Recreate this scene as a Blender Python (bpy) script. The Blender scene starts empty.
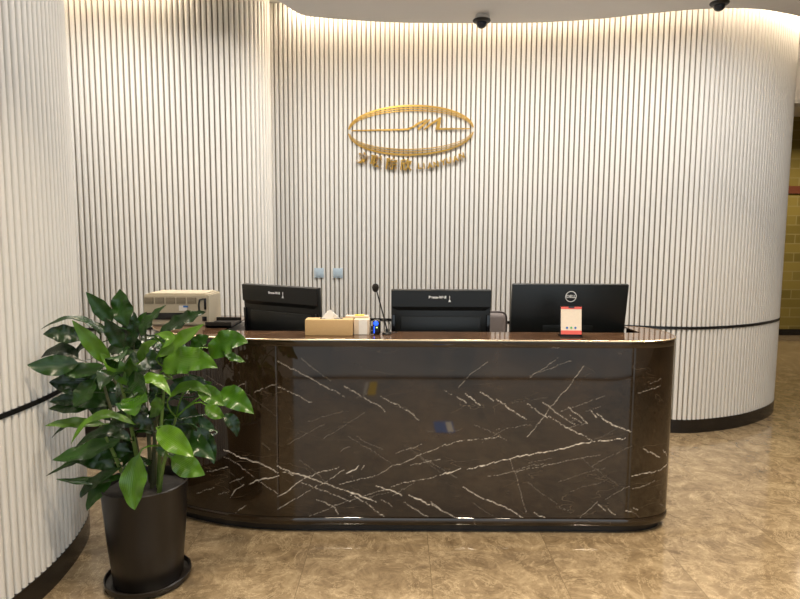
import bpy, bmesh, math, random
import numpy as np
from mathutils import Vector, Matrix
random.seed(7)
SC = bpy.context.scene
COL = SC.collection

# ---------------------------------------------------------------- camera
cam_d = bpy.data.cameras.new('camera')
cam_d.sensor_width = 36.0
cam_d.lens = 601.0 / 800.0 * 36.0
cam_d.clip_start = 0.02
cam_d.clip_end = 200
cam = bpy.data.objects.new('camera', cam_d)
COL.objects.link(cam)
PITCH, ROLL = math.radians(5.8), math.radians(0.3)
f = Vector((0, math.cos(PITCH), -math.sin(PITCH)))
u = Vector((0, math.sin(PITCH), math.cos(PITCH)))
r = Vector((1, 0, 0))
u2 = u * math.cos(ROLL) - r * math.sin(ROLL)
r2 = r * math.cos(ROLL) + u * math.sin(ROLL)
m = Matrix((r2, u2, -f)).transposed().to_4x4()
m.translation = (0, 0, 1.55)
cam.matrix_world = m
SC.camera = cam

# ---------------------------------------------------------------- world, light, exposure
SC.view_settings.view_transform = 'Standard'
SC.view_settings.look = 'None'
SC.view_settings.exposure = 0.12
SC.view_settings.gamma = 1.0
SC.view_settings.use_curve_mapping = False
world = bpy.data.worlds.new('daylight')
SC.world = world
world.use_nodes = True
wb = world.node_tree.nodes['Background']
wb.inputs[0].default_value = (0.80, 0.92, 1.0, 1)
wb.inputs[1].default_value = 1.35

COVE = 72.0            # radiance of the warm strips hidden in the ceiling cove
COVE_COL = (1.0, 0.80, 0.58)

def area(name, loc, size, power, col, rot=(0, 0, 0), spread=None, sy=None):
    l = bpy.data.lights.new(name, 'AREA')
    l.energy = power; l.color = col; l.size = size
    if sy: l.shape = 'RECTANGLE'; l.size_y = sy
    if spread: l.spread = math.radians(spread)
    o = bpy.data.objects.new(name, l); COL.objects.link(o)
    o.location = loc; o.rotation_euler = rot
    return o
WARM = (1.0, 0.83, 0.62)
for (x, y, p) in [(-0.5, 1.7, 20), (0.7, 1.7, 30), (1.9, 1.9, 26), (2.6, 3.2, 22), (-0.7, 0.5, 8), (1.2, 0.5, 16), (-1.55, 3.6, 5)]:
    area('ceiling_downlight', (x, y, 3.205), 0.16, p, WARM, spread=100)
for (x, y, p) in [(-0.5, 4.0, 20), (0.6, 4.0, 22), (1.7, 3.9, 20), (2.9, 3.7, 20), (-1.9, 3.75, 17), (-0.7, 2.3, 9)]:
    area('ceiling_wall_fill', (x, y, 3.205), 0.3, p, (1.0, 0.96, 0.91), spread=170)  # unseen fill lamps, added overhead to lift and even out the walls
for (x, y, p) in [(6.2, 8.4, 60), (4.6, 7.4, 25)]:
    area('corridor_fill', (x, y, 3.40), 0.3, p, WARM, spread=150)  # unseen fill lamps, added to brighten the corridor tiles

# ---------------------------------------------------------------- materials
def mat(name):
    m = bpy.data.materials.new(name); m.use_nodes = True
    nt = m.node_tree
    return m, nt, nt.nodes['Principled BSDF']
def N(nt, t, **kw):
    n = nt.nodes.new(t)
    for k, v in kw.items():
        if k.startswith('i_'):
            key = k[2:]
            n.inputs[int(key) if key.isdigit() else key.replace('_', ' ')].default_value = v
        else: setattr(n, k, v)
    return n
def plain(name, col, rough=0.5, metal=0.0, spec=0.5, bump=0.0, bscale=80, var=0.06, emit=None, es=0, coat=0, ior=None):
    m, nt, b = mat(name)
    L = nt.links
    tc = N(nt, 'ShaderNodeTexCoord'); no = N(nt, 'ShaderNodeTexNoise', i_Scale=bscale, i_Detail=4.0)
    L.new(tc.outputs['Object'], no.inputs['Vector'])
    mx = N(nt, 'ShaderNodeMix', data_type='RGBA')
    c1 = [max(0, c * (1 - var)) for c in col]; c2 = [min(1, c * (1 + var)) for c in col]
    mx.inputs[6].default_value = (*c1, 1); mx.inputs[7].default_value = (*c2, 1)
    L.new(no.outputs['Fac'], mx.inputs[0]); L.new(mx.outputs[2], b.inputs['Base Color'])
    b.inputs['Roughness'].default_value = rough; b.inputs['Metallic'].default_value = metal
    b.inputs['Specular IOR Level'].default_value = spec
    if ior: b.inputs['IOR'].default_value = ior
    if coat: b.inputs['Coat Weight'].default_value = coat; b.inputs['Coat Roughness'].default_value = 0.03
    if bump:
        bp = N(nt, 'ShaderNodeBump', i_Strength=bump, i_Distance=0.002)
        L.new(no.outputs['Fac'], bp.inputs['Height']); L.new(bp.outputs[0], b.inputs['Normal'])
    if emit:
        b.inputs['Emission Color'].default_value = (*emit, 1); b.inputs['Emission Strength'].default_value = es
    return m

M = {}
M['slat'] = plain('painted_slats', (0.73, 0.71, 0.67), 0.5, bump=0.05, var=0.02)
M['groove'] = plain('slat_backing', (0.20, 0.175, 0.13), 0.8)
M['ceil'] = plain('ceiling_paint', (0.68, 0.68, 0.69), 0.9, var=0.02, bscale=3)
M['cove'] = plain('cove_paint', (0.8, 0.79, 0.76), 0.9, var=0.02)
M['white_wall'] = plain('white_wall_paint', (0.55, 0.54, 0.52), 0.8, var=0.03)
M['black_metal'] = plain('blackened_metal', (0.012, 0.011, 0.011), 0.25, spec=0.5)
M['base'] = plain('bronze_baseboard', (0.010, 0.008, 0.007), 0.25)
M['led'] = plain('led_strip', (1, 1, 1), 0.5, emit=COVE_COL, es=COVE)
M['gold'] = plain('brushed_gold', (0.74, 0.46, 0.12), 0.3, metal=1.0, var=0.12, bscale=200)
M['champagne'] = plain('champagne_edge', (0.75, 0.60, 0.40), 0.3, metal=1.0)
M['plastic'] = plain('black_plastic', (0.006, 0.007, 0.007), 0.38, bump=0.1, bscale=400)
M['plastic2'] = plain('glossy_black_plastic', (0.006, 0.006, 0.007), 0.15)
M['screen'] = plain('dark_glass', (0.01, 0.01, 0.012), 0.05)
M['white_print'] = plain('white_print', (0.92, 0.93, 0.93), 0.5)
M['beige'] = plain('beige_plastic', (0.46, 0.40, 0.29), 0.5, bump=0.05)
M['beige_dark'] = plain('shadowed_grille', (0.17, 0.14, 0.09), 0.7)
M['paper'] = plain('white_paper', (0.80, 0.77, 0.72), 0.8)
M['kraft'] = plain('tan_leatherette', (0.56, 0.37, 0.17), 0.55, bump=0.15, bscale=150)
M['cream'] = plain('cream_card', (0.68, 0.56, 0.42), 0.7)
M['yellow'] = plain('yellow_note', (0.80, 0.55, 0.06), 0.7)
M['red'] = plain('coral_print', (0.75, 0.12, 0.10), 0.5)
M['blue'] = plain('blue_print', (0.03, 0.16, 0.50), 0.5)
M['green'] = plain('green_print', (0.12, 0.45, 0.15), 0.5)
M['card'] = plain('card_face', (0.80, 0.70, 0.58), 0.4)
M['chair'] = plain('grey_brown_upholstery', (0.24, 0.205, 0.195), 0.8, bump=0.3, bscale=200)
M['chrome'] = plain('chrome', (0.6, 0.6, 0.62), 0.15, metal=1.0)
M['switch'] = plain('pale_blue_grey_plastic', (0.42, 0.52, 0.60), 0.4)
M['dome'] = plain('smoked_dome', (0.015, 0.02, 0.03), 0.06)
M['domewhite'] = plain('white_housing', (0.6, 0.6, 0.58), 0.4)
M['pot'] = plain('dark_brown_glaze', (0.011, 0.008, 0.006), 0.36, bump=0.08, bscale=30, var=0.2)
M['soil'] = plain('potting_soil', (0.012, 0.009, 0.006), 0.95, bump=0.8, bscale=60)
M['stem'] = plain('green_stem', (0.10, 0.17, 0.03), 0.5, var=0.3)
M['cane'] = plain('woody_cane', (0.07, 0.075, 0.03), 0.7, var=0.4, bump=0.3)
M['led_blue'] = plain('blue_indicator', (0.0, 0.02, 0.5), 0.3, emit=(0.02, 0.10, 1.0), es=2.0)
M['led_spot'] = plain('white_indicator', (0.6, 0.9, 0.3), 0.3, emit=(0.7, 1.0, 0.3), es=1.2)
M['worktop'] = plain('dark_laminate', (0.05, 0.035, 0.025), 0.3)
M['paving'] = plain('grey_paving', (0.48, 0.49, 0.49), 0.8, var=0.15, bscale=3)
M['steel'] = plain('dark_door_frame', (0.03, 0.03, 0.03), 0.3)

def leafmat(name, c1, c2):
    m, nt, b = mat(name); L = nt.links
    at = N(nt, 'ShaderNodeUVMap'); at.uv_map = 'blade'
    sep = N(nt, 'ShaderNodeSeparateXYZ'); L.new(at.outputs[0], sep.inputs[0])
    wv = N(nt, 'ShaderNodeMath', operation='MULTIPLY'); wv.inputs[1].default_value = 46
    L.new(sep.outputs[0], wv.inputs[0])
    sn = N(nt, 'ShaderNodeMath', operation='SINE'); L.new(wv.outputs[0], sn.inputs[0])
    oi = N(nt, 'ShaderNodeObjectInfo')
    mx = N(nt, 'ShaderNodeMix', data_type='RGBA')
    mx.inputs[6].default_value = (*c1, 1); mx.inputs[7].default_value = (*c2, 1)
    no = N(nt, 'ShaderNodeTexNoise', i_Scale=14.0, i_Detail=3.0)
    tc = N(nt, 'ShaderNodeTexCoord'); L.new(tc.outputs['Object'], no.inputs['Vector'])
    a1 = N(nt, 'ShaderNodeMath', operation='MULTIPLY_ADD'); a1.inputs[1].default_value = 0.07
    L.new(sn.outputs[0], a1.inputs[0]); L.new(no.outputs['Fac'], a1.inputs[2])
    a2 = N(nt, 'ShaderNodeMath', operation='MULTIPLY_ADD'); a2.inputs[1].default_value = 0.7
    L.new(oi.outputs['Random'], a2.inputs[0])
    a3 = N(nt, 'ShaderNodeMath', operation='SUBTRACT'); a3.inputs[1].default_value = 0.35
    L.new(a1.outputs[0], a3.inputs[0]); L.new(a3.outputs[0], a2.inputs[2])
    a2.use_clamp = True
    L.new(a2.outputs[0], mx.inputs[0]); L.new(mx.outputs[2], b.inputs['Base Color'])
    b.inputs['Roughness'].default_value = 0.24
    b.inputs['Specular IOR Level'].default_value = 0.5
    bp = N(nt, 'ShaderNodeBump', i_Strength=0.15, i_Distance=0.002)
    L.new(sn.outputs[0], bp.inputs['Height']); L.new(bp.outputs[0], b.inputs['Normal'])
    return m
M['leaf_dark'] = leafmat('dark_green_leaf', (0.003, 0.014, 0.002), (0.020, 0.070, 0.005))
M['leaf_lit_young'] = leafmat('lit_fresh_leaf', (0.018, 0.070, 0.003), (0.095, 0.21, 0.012))  # lighter green: fresh growth, plus downlit leaves whose brightness is put into the colour

def desk_marble():
    m, nt, b = mat('dark_brown_marble'); L = nt.links
    tc = N(nt, 'ShaderNodeTexCoord')
    n1 = N(nt, 'ShaderNodeTexNoise', i_Scale=3.0, i_Detail=10.0, i_Roughness=0.72, i_Distortion=0.5)
    L.new(tc.outputs['Object'], n1.inputs['Vector'])
    cr = N(nt, 'ShaderNodeValToRGB')
    e = cr.color_ramp.elements
    e[0].position = 0.30; e[0].color = (0.006, 0.0037, 0.002, 1)
    e[1].position = 0.72; e[1].color = (0.036, 0.022, 0.011, 1)
    L.new(n1.outputs['Fac'], cr.inputs[0])
    # fine natural veining
    mp = N(nt, 'ShaderNodeMapping'); mp.inputs['Rotation'].default_value = (0, math.radians(38), 0); mp.inputs['Scale'].default_value = (1.0, 1.0, 4.0)
    L.new(tc.outputs['Object'], mp.inputs['Vector'])
    n2 = N(nt, 'ShaderNodeTexNoise', i_Scale=2.2, i_Detail=4.0, i_Distortion=0.3)
    L.new(mp.outputs[0], n2.inputs['Vector'])
    s = N(nt, 'ShaderNodeMath', operation='SUBTRACT'); s.inputs[1].default_value = 0.5; L.new(n2.outputs['Fac'], s.inputs[0])
    a = N(nt, 'ShaderNodeMath', operation='ABSOLUTE'); L.new(s.outputs[0], a.inputs[0])
    mr = N(nt, 'ShaderNodeMapRange'); mr.inputs[1].default_value = 0.0; mr.inputs[2].default_value = 0.004; mr.inputs[3].default_value = 0.25; mr.inputs[4].default_value = 0
    L.new(a.outputs[0], mr.inputs[0])
    n3 = N(nt, 'ShaderNodeTexNoise', i_Scale=5.0, i_Detail=2.0); L.new(tc.outputs['Object'], n3.inputs['Vector'])
    mr3 = N(nt, 'ShaderNodeMapRange'); mr3.inputs[1].default_value = 0.48; mr3.inputs[2].default_value = 0.62
    L.new(n3.outputs['Fac'], mr3.inputs[0])
    mu = N(nt, 'ShaderNodeMath', operation='MULTIPLY'); L.new(mr.outputs[0], mu.inputs[0]); L.new(mr3.outputs[0], mu.inputs[1])
    m1 = N(nt, 'ShaderNodeMix', data_type='RGBA'); m1.inputs[7].default_value = (0.30, 0.24, 0.17, 1)
    L.new(mu.outputs[0], m1.inputs[0]); L.new(cr.outputs[0], m1.inputs[6])
    at = N(nt, 'ShaderNodeAttribute'); at.attribute_name = 'vein'
    m2 = N(nt, 'ShaderNodeMix', data_type='RGBA'); m2.inputs[7].default_value = (0.95, 0.88, 0.78, 1)
    L.new(at.outputs['Fac'], m2.inputs[0]); L.new(m1.outputs[2], m2.inputs[6])
    L.new(m2.outputs[2], b.inputs['Base Color'])
    b.inputs['Roughness'].default_value = 0.04
    b.inputs['IOR'].default_value = 1.62
    return m
M['marble'] = desk_marble()

def counter_top():
    m, nt, b = mat('polished_brown_stone'); L = nt.links
    tc = N(nt, 'ShaderNodeTexCoord')
    n1 = N(nt, 'ShaderNodeTexNoise', i_Scale=5.0, i_Detail=8.0, i_Distortion=0.8); L.new(tc.outputs['Object'], n1.inputs['Vector'])
    cr = N(nt, 'ShaderNodeValToRGB'); e = cr.color_ramp.elements
    e[0].position = 0.3; e[0].color = (0.055, 0.028, 0.014, 1); e[1].position = 0.75; e[1].color = (0.13, 0.072, 0.04, 1)
    L.new(n1.outputs['Fac'], cr.inputs[0]); L.new(cr.outputs[0], b.inputs['Base Color'])
    b.inputs['Roughness'].default_value = 0.05; b.inputs['IOR'].default_value = 1.6
    return m
M['counter'] = counter_top()

def floor_marble():
    m, nt, b = mat('polished_beige_brown_marble'); L = nt.links
    tc = N(nt, 'ShaderNodeTexCoord')
    # each tile gets its own cut of the stone
    br = N(nt, 'ShaderNodeTexBrick', offset=0.0, squash=1.0)
    br.inputs['Color1'].default_value = (0, 0, 0, 1); br.inputs['Color2'].default_value = (1, 1, 1, 1); br.inputs['Mortar'].default_value = (0.5, 0.5, 0.5, 1)
    br.inputs['Scale'].default_value = 1.0; br.inputs['Brick Width'].default_value = 0.6; br.inputs['Row Height'].default_value = 2.4
    br.inputs['Mortar Size'].default_value = 0.0015; br.inputs['Mortar Smooth'].default_value = 0.3; br.inputs['Bias'].default_value = 0
    mp = N(nt, 'ShaderNodeMapping'); mp.inputs['Location'].default_value = (0.45, 1.2, 0)
    L.new(tc.outputs['Object'], mp.inputs[0]); L.new(mp.outputs[0], br.inputs['Vector'])
    vm = N(nt, 'ShaderNodeVectorMath', operation='MULTIPLY_ADD'); vm.inputs[1].default_value = (7, 5, 3)
    L.new(br.outputs['Color'], vm.inputs[0]); L.new(tc.outputs['Object'], vm.inputs[2])
    n1 = N(nt, 'ShaderNodeTexNoise', i_Scale=8.0, i_Detail=12.0, i_Roughness=0.80, i_Distortion=0.5)
    L.new(vm.outputs[0], n1.inputs['Vector'])
    cr = N(nt, 'ShaderNodeValToRGB'); e = cr.color_ramp.elements
    e[0].position = 0.30; e[0].color = (0.075, 0.050, 0.026, 1)
    e[1].position = 0.72; e[1].color = (0.36, 0.285, 0.18, 1)
    k = e.new(0.52); k.color = (0.205, 0.152, 0.09, 1)
    L.new(n1.outputs['Fac'], cr.inputs[0])
    n2 = N(nt, 'ShaderNodeTexNoise', i_Scale=3.6, i_Detail=9.0, i_Roughness=0.75, i_Distortion=1.2); L.new(vm.outputs[0], n2.inputs['Vector'])
    s = N(nt, 'ShaderNodeMath', operation='SUBTRACT'); s.inputs[1].default_value = 0.5; L.new(n2.outputs['Fac'], s.inputs[0])
    a = N(nt, 'ShaderNodeMath', operation='ABSOLUTE'); L.new(s.outputs[0], a.inputs[0])
    mr = N(nt, 'ShaderNodeMapRange'); mr.inputs[2].default_value = 0.013; mr.inputs[3].default_value = 0.4; mr.inputs[4].default_value = 0
    L.new(a.outputs[0], mr.inputs[0])
    m1 = N(nt, 'ShaderNodeMix', data_type='RGBA'); m1.inputs[7].default_value = (0.62, 0.50, 0.32, 1)
    L.new(mr.outputs[0], m1.inputs[0]); L.new(cr.outputs[0], m1.inputs[6])
    m2 = N(nt, 'ShaderNodeMix', data_type='RGBA'); m2.inputs[7].default_value = (0.11, 0.08, 0.045, 1)
    L.new(br.outputs['Fac'], m2.inputs[0]); L.new(m1.outputs[2], m2.inputs[6])
    L.new(m2.outputs[2], b.inputs['Base Color'])
    b.inputs['Roughness'].default_value = 0.085; b.inputs['IOR'].default_value = 1.6
    return m
M['floor'] = floor_marble()

def tile_wall():
    m, nt, b = mat('olive_bronze_tiles'); L = nt.links
    tc = N(nt, 'ShaderNodeTexCoord')
    br = N(nt, 'ShaderNodeTexBrick', offset=0.5)
    br.inputs['Color1'].default_value = (0.13, 0.10, 0.02, 1); br.inputs['Color2'].default_value = (0.22, 0.17, 0.04, 1); br.inputs['Mortar'].default_value = (0.24, 0.20, 0.08, 1)
    br.inputs['Scale'].default_value = 1.0; br.inputs['Brick Width'].default_value = 2.4; br.inputs['Row Height'].default_value = 0.15
    br.inputs['Mortar Size'].default_value = 0.008
    mp = N(nt, 'ShaderNodeMapping'); mp.inputs['Rotation'].default_value = (math.radians(90), 0, 0)
    L.new(tc.outputs['Object'], mp.inputs[0]); L.new(mp.outputs[0], br.inputs['Vector'])
    L.new(br.outputs['Color'], b.inputs['Base Color']); b.inputs['Roughness'].default_value = 0.35
    return m
M['tiles'] = tile_wall()

# ---------------------------------------------------------------- mesh helpers
def link(name, me, m=None, parent=None, loc=None, smooth=None):
    o = bpy.data.objects.new(name, me); COL.objects.link(o)
    if m is not None:
        for q in (m if isinstance(m, (list, tuple)) else [m]): me.materials.append(q)
    if parent: o.parent = parent
    if loc: o.location = loc
    if smooth is not None:
        me.shade_smooth(); me.set_sharp_from_angle(angle=math.radians(smooth))
    return o
def obj(name, bm, m, parent=None, loc=None, smooth=40):
    bmesh.ops.recalc_face_normals(bm, faces=bm.faces)
    me = bpy.data.meshes.new(name); bm.to_mesh(me); bm.free()
    return link(name, me, m, parent, loc, smooth)
def tag(o, label, cat, group=None):
    o['label'] = label; o['category'] = cat
    if group: o['group'] = group
    return o
def thing(name, label, cat, loc=(0, 0, 0), rz=0, group=None):
    o = bpy.data.objects.new(name, None); COL.objects.link(o)
    o.empty_display_size = 0.1
    o.location = loc; o.rotation_euler = (0, 0, rz)
    return tag(o, label, cat, group)
def struct(o):
    o['kind'] = 'structure'; return o
def box(bm, c, s, bev=0, rot=None, seg=2, mi=0):
    r_ = bmesh.ops.create_cube(bm, size=1)
    vs = r_['verts']
    for v in vs: v.co = Vector((v.co.x * s[0], v.co.y * s[1], v.co.z * s[2]))
    if bev:
        es = list({e for v in vs for e in v.link_edges})
        g = bmesh.ops.bevel(bm, geom=es, offset=bev, segments=seg, profile=0.5, affect='EDGES')
        vs = list({v for f_ in g['faces'] for v in f_.verts} | {v for v in vs if v.is_valid})
    for v in vs:
        if rot is not None: v.co = rot @ v.co
        v.co += Vector(c)
    if mi:
        for f_ in {f_ for v in vs for f_ in v.link_faces}: f_.material_index = mi
    return vs
def lathe(bm, prof, n=32, c=(0, 0, 0)):
    rings = []
    for (rr, z) in prof:
        if rr < 1e-5: rings.append([bm.verts.new((c[0], c[1], c[2] + z))])
        else: rings.append([bm.verts.new((c[0] + rr * math.cos(2 * math.pi * i / n), c[1] + rr * math.sin(2 * math.pi * i / n), c[2] + z)) for i in range(n)])
    for A, B in zip(rings, rings[1:]):
        for i in range(n):
            j = (i + 1) % n
            if len(A) == 1 and len(B) == 1: continue
            if len(A) == 1: bm.faces.new((A[0], B[i], B[j]))
            elif len(B) == 1: bm.faces.new((A[i], A[j], B[0]))
            else: bm.faces.new((A[i], A[j], B[j], B[i]))
def tube(bm, pts, rad, n=8, cap=True):
    pts = [Vector(p) for p in pts]
    rads = rad if isinstance(rad, (list, tuple)) else [rad] * len(pts)
    rings = []; prev = None
    for i, p in enumerate(pts):
        t = (pts[min(i + 1, len(pts) - 1)] - pts[max(i - 1, 0)]).normalized()
        if prev is None:
            a = Vector((0, 0, 1)) if abs(t.z) < 0.9 else Vector((1, 0, 0))
            x = t.cross(a).normalized()
        else:
            x = (prev - t * prev.dot(t)).normalized()
        prev = x; y = t.cross(x)
        rings.append([bm.verts.new(p + (x * math.cos(2 * math.pi * k / n) + y * math.sin(2 * math.pi * k / n)) * rads[i]) for k in range(n)])
    for A, B in zip(rings, rings[1:]):
        for k in range(n): bm.faces.new((A[k], A[(k + 1) % n], B[(k + 1) % n], B[k]))
    if cap:
        bm.faces.new(rings[0]); bm.faces.new(rings[-1])
def curve(pts, step):
    P = [np.array(p, float) for p in pts]; P = [2 * P[0] - P[1]] + P + [2 * P[-1] - P[-2]]
    out = []
    for i in range(1, len(P) - 2):
        a, b, c, d = P[i - 1:i + 3]
        for k in range(40):
            t = k / 40
            out.append(.5 * ((2 * b) + (-a + c) * t + (2 * a - 5 * b + 4 * c - d) * t * t + (-a + 3 * b - 3 * c + d) * t ** 3))
    out.append(P[-2]); out = np.array(out)
    L = np.concatenate([[0], np.cumsum(np.linalg.norm(np.diff(out, axis=0), axis=1))])
    n = max(2, int(round(L[-1] / step))); S = np.linspace(0, L[-1], n + 1)
    return np.stack([np.interp(S, L, out[:, k]) for k in range(out.shape[1])], 1), S
def normals(P):
    T = np.gradient(P, axis=0); T /= np.linalg.norm(T, axis=1)[:, None]
    return np.stack([T[:, 1], -T[:, 0]], 1)       # to the right of travel: the room side
def sweep(name, P, prof, m, parent=None, smooth=35):
    """extrude a closed (offset, z) profile along the plan path P"""
    Nn = normals(P); bm = bmesh.new(); rings = []
    for p, n in zip(P, Nn):
        rings.append([bm.verts.new((p[0] + n[0] * o_, p[1] + n[1] * o_, z)) for o_, z in prof])
    k = len(prof)
    for A, B in zip(rings, rings[1:]):
        for i in range(k): bm.faces.new((A[i], A[(i + 1) % k], B[(i + 1) % k], B[i]))
    bm.faces.new(rings[0]); bm.faces.new(rings[-1])
    return obj(name, bm, m, parent, smooth=smooth)
def slab(name, poly, z0, z1, m, parent=None, smooth=35):
    bm = bmesh.new()
    A = [bm.verts.new((x, y, z0)) for x, y in poly]; B = [bm.verts.new((x, y, z1)) for x, y in poly]
    n = len(poly)
    for i in range(n): bm.faces.new((A[i], A[(i + 1) % n], B[(i + 1) % n], B[i]))
    bm.faces.new(A[::-1]); bm.faces.new(B)
    return obj(name, bm, m, parent, smooth=smooth)
def boxobj(name, c, s, m, parent=None, bev=0, rot=None):
    bm = bmesh.new(); box(bm, (0, 0, 0), s, bev, rot)
    return obj(name, bm, m, parent, loc=c)
def text_mesh(name, body, size, m, parent, ext=0.001, align='CENTER', loc=(0, 0, 0), rot=(math.pi / 2, 0, 0), off=0.0):
    cu = bpy.data.curves.new(name, 'FONT'); cu.body = body; cu.size = size; cu.extrude = ext; cu.align_x = align; cu.align_y = 'CENTER'; cu.offset = off
    t = bpy.data.objects.new(name, cu); COL.objects.link(t)
    dg = bpy.context.evaluated_depsgraph_get(); dg.update()
    me = bpy.data.meshes.new_from_object(t.evaluated_get(dg))
    bpy.data.objects.remove(t); 
    me.materials.clear()
    o = link(name, me, m, parent)
    o.location = loc; o.rotation_euler = rot
    return o

# ---------------------------------------------------------------- setting
PITCHW = 0.0394        # one slat and its groove
WALL_TOP = 3.50
TRIM_Z = 0.855
def fluted(name, pts, z0, z1):
    """slatted wall panel: rounded vertical slats with dark grooves, solid behind"""
    P, S = curve(pts, 0.01)
    L = S[-1]; n = int(L / PITCHW)
    w = L / n; g = w * 0.24; d = 0.016
    prof = [(0, 0, 1), (g, 0, 1)]
    for t, h in [(-1, 0.0), (-.94, .55), (-.8, .85), (-.45, .985), (0, 1.0), (.45, .985), (.8, .85), (.94, .55), (1, 0.0)]:
        prof.append((g + (w - g) * (t + 1) / 2, h * d, 0))
    Nn = normals(P)
    front = []; mi = []
    for i in range(n):
        for (a, h, q) in prof[:-1] if False else prof:
            s = i * w + a
            x = np.interp(s, S, P[:, 0]); y = np.interp(s, S, P[:, 1])
            nx = np.interp(s, S, Nn[:, 0]); ny = np.interp(s, S, Nn[:, 1])
            front.append((x + nx * h, y + ny * h, x - nx * 0.1, y - ny * 0.1)); mi.append(q)
    bm = bmesh.new(); V = []
    for (x, y, bx, by) in front:
        V.append([bm.verts.new((x, y, z0)), bm.verts.new((x, y, z1)), bm.verts.new((bx, by, z1)), bm.verts.new((bx, by, z0))])
    k = len(prof)
    for i in range(len(V) - 1):
        A, B = V[i], V[i + 1]
        same = (Vector(A[0].co) - Vector(B[0].co)).length < 1e-7
        for q in range(4):
            if same: continue
            try: fc = bm.faces.new((A[q], B[q], B[(q + 1) % 4], A[(q + 1) % 4]))
            except ValueError: continue
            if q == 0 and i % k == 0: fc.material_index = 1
    bm.faces.new(V[0]); bm.faces.new(V[-1][::-1])
    bmesh.ops.remove_doubles(bm, verts=bm.verts, dist=1e-6)
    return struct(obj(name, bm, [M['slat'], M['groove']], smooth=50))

W_LEFT = [(-2.15, 1.15), (-1.88, 1.50), (-1.68, 1.85), (-1.575, 2.2), (-1.548, 2.45), (-1.553, 2.62), (-1.578, 2.8), (-1.635, 3.0), (-1.74, 3.18), (-1.90, 3.34), (-2.15, 3.46), (-2.45, 3.5)]
W_BACKLEFT = [(-3.3, 4.42), (-2.9, 4.44), (-2.4, 4.5), (-1.9, 4.58), (-1.5, 4.65), (-1.28, 4.73), (-1.14, 4.86), (-1.085, 5.02), (-1.12, 5.2), (-1.22, 5.34)]
W_BACK = [(-1.55, 5.30), (-1.2, 5.27), (-.6, 5.20), (-.15, 5.14), (.40, 5.08), (.91, 5.01), (1.45, 4.91), (1.93, 4.79), (2.16, 4.74), (2.40, 4.74), (2.80, 4.88), (3.15, 5.11), (3.38, 5.34), (3.475, 5.56), (3.44, 5.85), (3.25, 6.10), (3.0, 6.25)]
for nm, pts in (('wall_left', W_LEFT), ('wall_back_left', W_BACKLEFT), ('wall_back', W_BACK)):
    lo = fluted(nm, pts, 0.11, TRIM_Z - 0.011)
    up = fluted(nm, pts, TRIM_Z + 0.011, WALL_TOP)
    P, S = curve(pts, 0.03)
for i, pts in enumerate((W_LEFT, W_BACKLEFT, W_BACK)):
    P, S = curve(pts, 0.03)
    struct(sweep('trim_%d' % (i + 1), P, [(-0.1, TRIM_Z - 0.011), (0.019, TRIM_Z - 0.011), (0.019, TRIM_Z + 0.011), (-0.1, TRIM_Z + 0.011)], M['black_metal']))
    struct(sweep('baseboard_' + ('left', 'back_left', 'back')[i], P, [(-0.1, 0.0), (0.018, 0.0), (0.018, 0.11), (-0.1, 0.11)], M['base']))

# floor and outer shell
def planebox(name, lo, hi, m):
    c = [(a + b) / 2 for a, b in zip(lo, hi)]; s = [b - a for a, b in zip(lo, hi)]
    return struct(boxobj(name, c, s, m))
fl = planebox('floor', (-4.6, -0.62, -0.1), (9.6, 11.0, 0), M['floor'])
fl.data.transform(Matrix.Translation(fl.location)); fl.location = (0, 0, 0)
planebox('ground_outside', (-14, -16, -0.12), (16, -0.62, -0.02), M['paving'])
planebox('ceiling_cove', (-4.6, -0.62, WALL_TOP + 0.01), (9.6, 11.0, WALL_TOP + 0.11), M['cove'])
planebox('wall_outer_left', (-4.7, -0.62, 0), (-4.6, 11.0, 3.60), M['white_wall'])
planebox('wall_outer_right', (9.6, -0.62, 0), (9.7, 11.0, 3.60), M['white_wall'])
planebox('wall_corridor', (3.2, 9.80, 0), (9.6, 9.9, 3.60), M['tiles'])
planebox('wall_outer_back', (-4.6, 9.80, 0), (3.2, 9.9, 3.60), M['white_wall'])
planebox('wall_corridor_header', (3.42, 6.2, 2.92), (9.6, 6.35, 3.50), M['white_wall'])
planebox('trim_4', (3.2, 9.77, 2.30), (9.6, 9.80, 2.42), plain('red_brown_band', (0.12, 0.035, 0.015), 0.4))
planebox('baseboard_corridor', (3.2, 9.77, 0), (9.6, 9.80, 0.1), M['base'])
# entrance side behind the camera
planebox('wall_front_left', (-4.6, -0.62, 0), (-1.2, -0.50, 3.60), M['white_wall'])
planebox('wall_front_right', (3.0, -0.62, 0), (9.6, -0.50, 3.60), M['white_wall'])
planebox('wall_front_header', (-1.2, -0.62, 2.65), (3.0, -0.50, 3.60), M['white_wall'])
planebox('door_1_sill', (-1.2, -0.61, 0.0), (3.0, -0.51, 0.012), M['steel'])

# dropped ceiling with its curved edge
CE = [(3.9, 5.95), (3.55, 5.2), (3.2, 4.86), (2.98, 4.70), (2.80, 4.62), (2.55, 4.55), (2.20, 4.56), (1.82, 4.66), (1.50, 4.77), (1.08, 4.85), (.62, 4.875), (.22, 4.88), (-.17, 4.855), (-.54, 4.79), (-.73, 4.73), (-.79, 4.65), (-.85, 4.50), (-.95, 4.35), (-1.2, 4.27), (-1.7, 4.21), (-2.3, 4.12), (-2.9, 4.06), (-4.59, 4.0)]
P, S = curve(CE, 0.04)
poly = [tuple(p) for p in P] + [(-4.59, -0.49), (9.59, -0.49), (9.59, 5.95)]
struct(slab('ceiling', poly, 3.22, 3.25, M['ceil']))
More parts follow.
